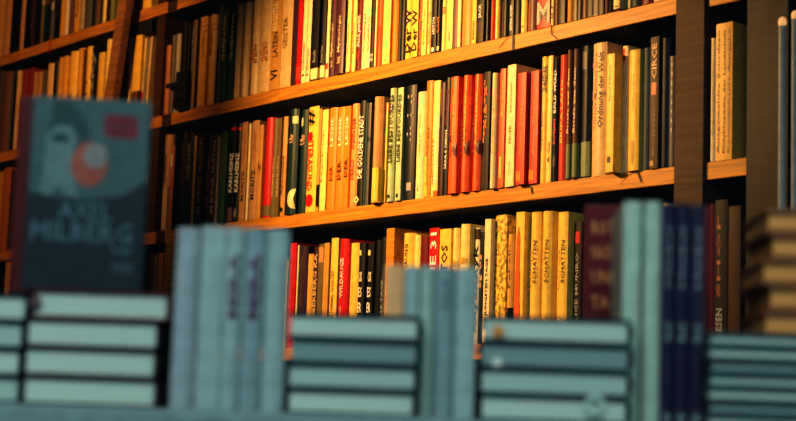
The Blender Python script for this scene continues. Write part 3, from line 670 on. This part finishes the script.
# ------------------------------------------------------------------ poles and tan book pile at the far right
def pole(x, ytop, wpx, out, lab):
    u, zt = sh(x, ytop, out); u2 = sh(x + wpx, ytop, out)[0]; r = (u2 - u) / 2 * .7
    e = empty('metal_pole', frame_at(SP, SD, SN, u, out, 0)); tag(e, lab, 'pole', 'metal poles at the far right')
    bm = bmesh.new(); bmesh.ops.create_cone(bm, cap_ends=True, segments=20, radius1=r, radius2=r, depth=zt - .03, matrix=Matrix.Translation((0, 0, (zt - .03) / 2 + .012)))
    o = link('shaft', bm, [mat('polegrey', .4)]); o.parent = e
    bm = bmesh.new(); bmesh.ops.create_cone(bm, cap_ends=True, segments=28, radius1=r*1.25, radius2=r*1.2, depth=.012, matrix=Matrix.Translation((0, 0, .006)))
    o = link('base', bm, [mat('steel', .35)]); o.parent = e
    bm = bmesh.new(); bmesh.ops.create_uvsphere(bm, u_segments=18, v_segments=12, radius=r * 1.15, matrix=Matrix.Translation((0, 0, zt - .012)) @ Matrix.Diagonal((1, 1, 1.35, 1)))
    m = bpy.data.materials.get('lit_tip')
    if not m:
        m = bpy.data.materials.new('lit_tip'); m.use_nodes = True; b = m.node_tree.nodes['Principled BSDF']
        b.inputs['Base Color'].default_value = (.9, .55, .25, 1); b.inputs['Emission Color'].default_value = (1, .5, .2, 1); b.inputs['Emission Strength'].default_value = .45  # faint emission stands in for warm light caught on the tip
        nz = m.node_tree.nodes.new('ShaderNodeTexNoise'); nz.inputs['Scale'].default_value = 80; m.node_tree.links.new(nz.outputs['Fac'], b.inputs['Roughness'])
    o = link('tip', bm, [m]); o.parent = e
pole(782.5, 15, 9, .10, 'dim grey metal pole with a warm-lit orange tip, right of the dark upright')
pole(795, 8, 8, .10, 'dim grey metal pole with a warm-lit tip, cut by the right edge of the picture')

# ------------------------------------------------------------------ window display
ZL = wh(400, 417)[1]
led = bpy.data.objects.new('display_ledge', None); C.objects.link(led); led.matrix_world = frame_at(WP, WD, WN, 0, 0, 0)
tag(led, 'pale teal painted display ledge under the blurred stacks and standing books', 'ledge')
bm = bmesh.new(); box(bm, -1.3, 1.0, -.05, .42, ZL - .035, ZL, 0, .004); o = link('ledge_top', bm, [mat('ledge', .5)]); o.parent = led
bm = bmesh.new(); box(bm, -1.28, .98, -.02, .40, .0, ZL - .0355, 0, .003); o = link('ledge_front', bm, [mat('steel', .6)]); o.parent = led

def lying(x0, x1, z0, z1, out, cover, pages, label, group, spine='R', dep=.20, rot=0.0, ybase=370, ct=.0018):
    u0, u1 = wh(x0, ybase, out)[0], wh(x1, ybase, out)[0]; w = u1 - u0; h = z1 - z0 - .0006
    e = empty('hardcover_book', frame_at(WP, WD, WN, (u0 + u1) / 2, out, z0 + .0003) @ Matrix.Rotation(rot, 4, 'Z')); tag(e, label, 'book', group)
    s = 1 if spine == 'R' else -1
    bm = bmesh.new()
    # C-shaped case: lower board, rounded spine, upper board, drawn in x-z and run back in y
    n = 8; arc = []
    for i in range(n + 1):
        a = -math.pi / 2 + math.pi * i / n
        arc.append((s * (w / 2 - .006 + .006 * math.cos(a)), h / 2 + (h / 2) * math.sin(a)))
    outer = [(-s * w / 2, 0)] + arc + [(-s * w / 2, h)]
    inner = [(-s * w / 2, h - ct)] + [(s * (w / 2 - .006 + .0045 * math.cos(-math.pi / 2 + math.pi * i / n)), h / 2 + (h / 2 - ct) * math.sin(-math.pi / 2 + math.pi * i / n)) for i in range(n, -1, -1)] + [(-s * w / 2, ct)]
    poly = outer + inner
    A = [bm.verts.new((x, 0, z)) for x, z in poly]; B = [bm.verts.new((x, dep, z)) for x, z in poly]; k = len(poly)
    for i in range(k): bm.faces.new((A[i], A[(i + 1) % k], B[(i + 1) % k], B[i]))
    m = len(outer)
    for i in range(m - 1):
        j = k - 1 - i; jn = k - 2 - i
        bm.faces.new((A[i], A[i + 1], A[jn], A[j])); bm.faces.new((B[i], B[i + 1], B[jn], B[j]))
    o = link('cover', bm, [mat(cover, .45)]); o.parent = e
    bm = bmesh.new(); xa, xb = sorted((-s * (w / 2 - .0025), s * (w / 2 - .005))); box(bm, xa, xb, .0035, dep - .0035, ct, h - ct, 0, .0008)
    o = link('page_block', bm, [mat(pages, .75, 'pages')]); o.parent = e
    return z1

def stack(xs, ytop, out, covers, pages, labels, group, spine='R', ybase=370, bounds=None, zb=None, dep=.20):
    zb = ZL if zb is None else zb
    xm = sum(xs[0]) / 2
    zt = wh(xm, ytop, out)[1]; n = len(labels); z = zt; hs = bounds or [1] * n; tot = sum(hs)
    for i in range(n):                                   # from the topmost down
        h = (zt - zb) * hs[i] / tot; x0, x1 = xs[i]
        lying(x0, x1, z - h, z, out, covers[i % len(covers)], pages[i % len(pages)], labels[i], group, spine, dep, rot=math.radians(random.uniform(-1, 1)), ybase=ybase); z -= h
    return zt

zt1 = stack([(27, 168), (22, 159), (22, 158), (22, 160)], 290.5, 0, ['wine', 'plum', 'darkbrown', 'plum'], ['pageteal'], 
  ['topmost blurred book of the stack under the standing cover', 'second book down in the stack under the standing cover, slightly recessed', 'third book down in the stack under the standing cover', 'bottom book of the stack under the standing cover'],
  'blurred lying books below the standing cover', 'R')
stack([(-40, 25), (-40, 23), (-40, 22), (-40, 23)], 293, -.02, ['nightteal'], ['pageteal', 'paleteal'],
  ['topmost lying book of the stack cut by the left edge', 'second lying book down in the stack cut by the left edge', 'third lying book down in the stack cut by the left edge', 'lowest lying book in the stack cut by the left edge'],
  'lying books at the left edge')
stack([(285, 421), (287, 421), (286, 420), (287, 419)], 314, 0, ['nightteal'], ['pageteal', 'midteal', 'paleteal', 'pageteal'],  # second book gets a darker page colour
  ['topmost blurred book of the middle stack, dark teal cover', 'second book down in the middle stack, darker pages', 'third book down in the middle stack', 'bottom book of the middle stack with pale pages'],
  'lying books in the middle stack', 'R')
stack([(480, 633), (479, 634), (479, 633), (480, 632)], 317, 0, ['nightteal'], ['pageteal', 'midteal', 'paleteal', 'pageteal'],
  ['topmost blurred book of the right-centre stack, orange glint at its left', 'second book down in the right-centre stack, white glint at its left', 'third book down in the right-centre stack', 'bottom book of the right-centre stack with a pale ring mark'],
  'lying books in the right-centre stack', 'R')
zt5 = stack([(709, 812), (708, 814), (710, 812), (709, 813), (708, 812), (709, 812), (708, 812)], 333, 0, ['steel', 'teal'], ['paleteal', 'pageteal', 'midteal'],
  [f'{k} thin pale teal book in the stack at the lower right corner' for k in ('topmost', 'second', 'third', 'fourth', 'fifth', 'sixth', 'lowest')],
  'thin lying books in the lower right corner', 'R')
# pale title blocks and small marks on the stacks
def mark(x, y, r, col, lab, ring=False, out=.012, name='sticker_or_glint'):
    u, z = wh(x, y, out); u2 = wh(x + r, y, out)[0]; R = u2 - u; bm = bmesh.new()
    bmesh.ops.create_cone(bm, cap_ends=True, segments=28, radius1=R, radius2=R, depth=.001, matrix=Matrix.Rotation(math.pi / 2, 4, 'X'))
    if ring:
        bmesh.ops.delete(bm, geom=[f for f in bm.faces if len(f.verts) > 4], context='FACES')
        k = 28; oi = []
        for rr in (R, R * .5):
            oi.append([bm.verts.new((rr * math.cos(2 * math.pi * i / k), -.0005, rr * math.sin(2 * math.pi * i / k))) for i in range(k)])
        for i in range(k): bm.faces.new((oi[0][i], oi[0][(i + 1) % k], oi[1][(i + 1) % k], oi[1][i]))
    o = link(name, bm, [mat(col, .4)], mw=frame_at(WP, WD, WN, u, out, z)); return o
def own(o, lbl):
    p = find(lbl); bpy.context.view_layer.update(); mw = o.matrix_world.copy(); o.parent = p; o.matrix_parent_inverse = p.matrix_world.inverted(); o.matrix_world = mw
own(mark(498, 331, 6, 'peach', '', out=.001), 'topmost blurred book of the right-centre')  # disc painted as an orange glint, no sticker
own(mark(497, 362, 5, 'white', '', out=.001), 'second book down in the right-centre')  # white glint painted as a small disc, no sticker
own(mark(595, 405, 11, 'paleteal', '', ring=True, out=.001), 'bottom book of the right-centre')
own(mark(35, 301, 6, 'mauve', '', out=.001), 'topmost blurred book of the stack under')

# standing book with the picture cover, resting on the left stack
def facing(x0, x1, yt, yb, out, zb, thick, cover, pages, label, name='book', yaw=0.0):
    u0, u1 = wh(x0, (yt + yb) / 2, out)[0], wh(x1, (yt + yb) / 2, out)[0]; w = u1 - u0; h = wh((x0 + x1) / 2, yt, out)[1] - zb
    mw = frame_at(WP, WD, WN, (u0 + u1) / 2, out, zb + .0004) @ Matrix.Rotation(yaw, 4, 'Z')
    e = empty(name, mw); tag(e, label, 'book')
    bm = bmesh.new(); box(bm, -w / 2, w / 2, 0, .003, 0, h, 0, .0008); box(bm, -w / 2, w / 2, thick - .003, thick, 0, h, 0, .0008); box(bm, -w / 2 - .001, -w / 2 + .003, .0005, thick - .0005, 0, h, 0, .001)
    o = link('cover', bm, [mat(cover, .4)]); o.parent = e
    bm = bmesh.new(); box(bm, -w / 2 + .0032, w / 2 - .003, .0032, thick - .0032, .003, h - .003); o = link('page_block', bm, [mat(pages, .8, 'pages')]); o.parent = e
    return e, w, h
e, w, h = facing(30, 145, 99, 290, -.02, zt1, .03, 'nightteal', 'pageteal', 'blurred teal book standing upright with a coral ball and the title AXEL MILBERG', 'novel', yaw=.14)
PAL.update(skyteal=(.085,.135,.14), seateal=(.045,.08,.085), cap=(.30,.27,.26), ballred=(.42,.12,.085), badge=(.22,.03,.05), titleblue=(.12,.17,.20), darkfield=(.022,.035,.045), fig=(.17,.24,.24))
def patch(parent, name, poly, col, y=-.0006, w=w, h=h):
    bm = bmesh.new(); vs = [bm.verts.new((-w / 2 + w * a, y, h * (1 - b))) for a, b in poly]; bm.faces.new(vs)
    o = link(name, bm, [mat(col, .45)]); o.parent = parent; return o
def disc(cx, cy, rx, ry, a0=0, a1=360, k=28): return [(cx + rx * math.cos(math.radians(a0 + (a1 - a0) * i / k)), cy - ry * math.sin(math.radians(a0 + (a1 - a0) * i / k))) for i in range(k + 1)][: k + (0 if a1 - a0 == 360 else 1)]
patch(e, 'cover_picture', [(.0, .0), (1, .0), (1, .42), (.8, .5), (.45, .53), (.2, .52), (0, .50)], 'skyteal', -.0003)
patch(e, 'cover_picture', [(.16, .02), (.36, .03), (.50, .18), (.42, .34), (.24, .30), (.14, .16)], 'seateal', -.0005)
patch(e, 'cover_picture', [(.0, .50), (.2, .52), (.45, .53), (.8, .5), (1, .42), (1, 1), (0, 1)], 'darkfield', -.00035)
patch(e, 'figure_picture', [(.12, .22), (.2, .15), (.33, .15), (.40, .22), (.36, .27), (.37, .40), (.42, .52), (.30, .50), (.24, .46), (.18, .52), (.08, .50), (.12, .38)], 'fig', -.0007)
patch(e, 'figure_picture', disc(.24, .215, .075, .025), 'seateal', -.0009)
patch(e, 'ball_picture', disc(.50, .345, .155, .115), 'ballred', -.0009)
patch(e, 'ball_picture', disc(.55, .30, .10, .065), 'cap', -.0012)
patch(e, 'badge', [(.61, .10), (.63, .075), (.88, .085), (.90, .105), (.90, .185), (.88, .205), (.63, .195), (.61, .175)], 'badge', -.0009)
bm = bmesh.new(); level_text(bm, 'Bestseller', -w / 2 + w * .66, -w / 2 + w * .86, h * .845, h * .875, -.0013, 0); o = link('badge_lettering', bm, [mat('mauve')]); o.parent = e
bm = bmesh.new(); level_text(bm, 'AXEL', -w / 2 + w * .26, -w / 2 + w * .72, h * .365, h * .46, -.0013, 0); level_text(bm, 'MILBERG', -w / 2 + w * .04, -w / 2 + w * .90, h * .25, h * .355, -.0013, 0)
level_text(bm, 'Roman', -w / 2 + w * .74, -w / 2 + w * .90, h * .19, h * .25, -.0013, 0); level_text(bm, 'PIPER', -w / 2 + w * .74, -w / 2 + w * .93, h * .10, h * .15, -.0013, 0)
o = link('title_lettering', bm, [mat('titleblue')]); o.parent = e
PAL.update(deepred=(.115,.012,.012))
e2, w2, h2 = facing(17, 132, 100, 292, -.075, ZL + (zt1 - ZL), .02, 'deepred', 'pageteal', 'dark red book standing behind the teal one, only its left strip visible', 'novel', yaw=.14)
e3, w3, h3 = facing(-14, 12, 90, 150, -.16, zt1 - .0, .015, 'brown', 'paper', 'brown-covered book at the left picture edge', 'novel') if False else (None, 0, 0)

# standing spines in the display
def dbook(x0, x1, yt, out, color, label, group, texts=(), zb=None, dep=.12, bulge=None, covermat=None, bands=(), turn=0):
    u0, u1 = wh(x0, (yt + 414) / 2, out)[0] + .0003, wh(x1, (yt + 414) / 2, out)[0] - .0003
    zt = wh((x0 + x1) / 2, yt, out)[1]
    o = make_book(WP, WD, WN, u0, u1, (ZL if zb is None else zb) + .0004, zt, out, color, texts, bands, bulge, dep, name='book')
    if turn == 0: turn = math.atan((x0 + x1 - 796) / 2 / FPX) * -1 + YAW if x1 < 380 else .0001
    o.matrix_world = o.matrix_world @ Matrix.Rotation(turn, 4, 'Z')
    return tag(o, label, 'book', group)
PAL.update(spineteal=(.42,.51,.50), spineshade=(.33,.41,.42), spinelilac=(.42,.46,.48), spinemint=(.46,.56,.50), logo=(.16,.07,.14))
PAL.update(sand=(.95,.50,.24)); GT = 'blurred pale teal spines right of the lit post'
dbook(173, 197, 227, 0, 'spinelilac', 'first blurred pale teal spine right of the lit post', GT)
dbook(198, 222, 226, 0, 'spineteal', 'second blurred pale teal spine from the lit post, blank', GT)
dbook(222.5, 241, 227, 0, 'spineteal', 'blurred pale spine with the left one of two purple titles', GT, [T('MIRA', .5, .86, .5, 'logo'), T('Roman', .1, .3, .3, 'spinelilac')])
dbook(241.5, 263, 228, 0, 'spineshade', 'blurred pale spine with the right one of two purple titles', GT, [T('MIRA', .5, .86, .5, 'logo'), T('Roman', .1, .3, .3, 'spinelilac')])
dbook(263.5, 287, 229, 0, 'spineteal', 'rightmost blurred pale teal spine beside the middle stack', GT)
dbook(383, 402.5, 265, -.03, 'sand', 'blurred sand-coloured spine between middle stack and teal spines', None)
GM = 'blurred pale teal spines in the centre'
dbook(403, 417.5, 266, 0 - .03, 'spineteal', 'first blurred teal spine right of the sand-coloured one', GM)
dbook(418, 433, 266, -.025, 'spinemint', 'lighter mint spine in the centre group of blurred books', GM)
dbook(433.5, 454, 266, -.025, 'spineshade', 'third blurred teal spine of the centre group with faint print', GM, [T('Lied', .72, .9, .3, 'teal')])
dbook(454.5, 476, 267, -.025, 'spineteal', 'rightmost blurred teal spine of the centre group, before the right-centre stack', GM, [T('Lied', .72, .9, .3, 'spineshade')])
# maroon book facing us with gold lines
e, w, h = facing(584, 648, 205, 412, -.23, ZL, .022, 'wine', 'pageteal', 'blurred maroon book with lines of gold lettering behind the right-centre stack', 'novel')
bm = bmesh.new()
for i, s in enumerate(('ROTE', 'NACHT', 'UND', 'TAG', 'IM', 'SCHNEE')): level_text(bm, s, -w * .40, w * .04, h * (.86 - i * .115), h * (.925 - i * .115), -.0008, 0)
PAL.update(goldtext=(.62,.26,.10)); o = link('title_lettering', bm, [mat('goldtext')]); o.parent = e
GP = 'blurred tall spines right of the maroon book'
dbook(622, 640, 201, 0 - .03, 'palemint', 'left one of two blurred pale mint spines', GP)
dbook(643, 661, 201, -.03, 'palemint', 'right one of two blurred pale mint spines', GP)
tn = [T('Herbst', .62, .9, .35, 'spinelilac'), T('Buch', .38, .46, .6, 'midteal'), T('o', .01, .06, .7, 'midteal')]
dbook(661.6, 674, 203, 0 - .03, 'indigo', 'leftmost of three blurred indigo spines', GP, tn)
dbook(675, 689, 204, 0 - .03, 'indigo', 'middle one of three blurred indigo spines', GP, tn)
dbook(690, 705, 205, 0 - .03, 'indigo', 'rightmost of three blurred indigo spines', GP, tn)
dbook(705.6, 711.5, 205, -.215, 'wine', 'thin blurred wine-red spine right of the indigo ones', GP)
# tan books piled on top of the lower right stack
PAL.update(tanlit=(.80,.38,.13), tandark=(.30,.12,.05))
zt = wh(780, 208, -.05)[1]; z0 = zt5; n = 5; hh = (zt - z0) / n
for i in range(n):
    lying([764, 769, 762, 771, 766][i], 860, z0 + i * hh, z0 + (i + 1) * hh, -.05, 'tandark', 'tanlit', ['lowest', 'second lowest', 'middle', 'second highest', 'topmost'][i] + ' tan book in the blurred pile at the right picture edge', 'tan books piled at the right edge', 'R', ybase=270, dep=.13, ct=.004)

# ------------------------------------------------------------------ room shell
def bxs(name, x0, x1, y0, y1, z0, z1, m, mw=None):
    bm = bmesh.new(); box(bm, x0, x1, y0, y1, z0, z1); return structure(name, bm, m, mw)
wall = mat('wallpaint', .8)
FW = frame_at(WP, WD, WN, 0, 0, 0); FS = frame_at(SP, SD, SN, 0, 0, 0)
bxs('floor', -6, 5, .6, 9, -.05, 0, mat('floorwood', .6, 'wood'))
bxs('ceiling', -6, 5, .6, 9, 2.9, 2.95, mat('ceilpaint', .8))
bxs('wall_back', U_L - .9, U_END + 1.6, BD + .03, BD + .10, 0, 2.9, wall, FS)
lo = FS @ Vector((U_L - .9, 0, 0))
bxs('wall_left', -3.6, -3.5, -.58, 6, 0, 2.9, wall, FW)
bxs('wall_right', 1.75, 1.85, -.58, 1.2, 0, 2.9, wall, FW)
# shop front: wall around a wide opening with frame and pane
WY = -.62
bm = bmesh.new()
for b in ((-3.6, -1.5, WY, WY + .08, 0, 2.9), (1.3, 1.85, WY, WY + .08, 0, 2.9), (-1.5, 1.3, WY, WY + .08, 0, .55), (-1.5, 1.3, WY, WY + .08, 2.6, 2.9)): box(bm, *b)
structure('wall_front', bm, mat('frame', .6), FW)
bm = bmesh.new()
for b in ((-1.498, -1.43, WY - .01, WY + .06, .552, 2.598), (1.23, 1.298, WY - .01, WY + .06, .552, 2.598), (-1.43, 1.23, WY - .01, WY + .06, .552, .62), (-1.43, 1.23, WY - .01, WY + .06, 2.53, 2.598)): box(bm, *b, 0, .003)
wf = structure('window_1', bm, mat('metal', .4), FW)
bm = bmesh.new(); box(bm, -1.43, 1.23, WY + .02, WY + .026, .62, 2.53)
g = bpy.data.materials.new('pane_glass'); g.use_nodes = True; nt = g.node_tree; nt.nodes.clear()
out_ = nt.nodes.new('ShaderNodeOutputMaterial'); mx = nt.nodes.new('ShaderNodeMixShader'); tr = nt.nodes.new('ShaderNodeBsdfTransparent'); gl = nt.nodes.new('ShaderNodeBsdfGlossy'); fr = nt.nodes.new('ShaderNodeFresnel')
tr.inputs[0].default_value = (.95, .98, .98, 1); gl.inputs['Roughness'].default_value = .02; fr.inputs['IOR'].default_value = 1.3
nt.links.new(fr.outputs[0], mx.inputs[0]); nt.links.new(tr.outputs[0], mx.inputs[1]); nt.links.new(gl.outputs[0], mx.inputs[2]); nt.links.new(mx.outputs[0], out_.inputs[0])
o = link('pane', bm, [g]); o.parent = wf

# ------------------------------------------------------------------ light
def at_shelf(x, y, out, z=None):
    u, zz = sh(x, y, 0); p = SP + SD * u + SN * out; return Vector((p.x, p.y, zz if z is None else z))
def spot(name, loc, tgt, power, col, size, ang, blend):
    L = bpy.data.lights.new(name, 'SPOT'); L.energy = power; L.color = col; L.shadow_soft_size = size; L.spot_size = math.radians(ang); L.spot_blend = blend
    o = bpy.data.objects.new(name, L); C.objects.link(o); o.location = loc; o.rotation_euler = (tgt - loc).to_track_quat('-Z', 'Y').to_euler(); return o
spot('warm_spot', at_shelf(290, 150, 1.15, 2.2), at_shelf(450, 150, 0), 158, (1, .53, .19), .04, 82, 1.0)
spot('warm_spot_far', at_shelf(215, 150, 1.3, 2.35), at_shelf(70, 60, 0), 60, (1, .47, .14), .05, 70, .9)
A = bpy.data.lights.new('street_daylight', 'AREA'); A.energy = 150; A.color = (.85, .97, .97); A.shape = 'RECTANGLE'; A.size = 3; A.size_y = 2
o = bpy.data.objects.new('street_daylight', A); C.objects.link(o); o.location = (-.6, -1.2, 3.9); o.rotation_euler = (Vector((0, 1.75, 1.3)) - o.location).to_track_quat('-Z', 'Y').to_euler()
w_ = bpy.data.worlds.new('dusk'); bpy.context.scene.world = w_; w_.use_nodes = True
bg = w_.node_tree.nodes['Background']; bg.inputs[0].default_value = (.25, .42, .55, 1); bg.inputs[1].default_value = .26

_m = _to.data; bpy.data.objects.remove(_to); bpy.data.curves.remove(_m)
sc = bpy.context.scene
sc.view_settings.view_transform = 'Standard'; sc.view_settings.look = 'High Contrast'; sc.view_settings.exposure = 0.0
sc.render.engine = 'CYCLES'; sc.cycles.use_denoising = True; sc.cycles.max_bounces = 6; sc.cycles.diffuse_bounces = 2; sc.cycles.transparent_max_bounces = 8
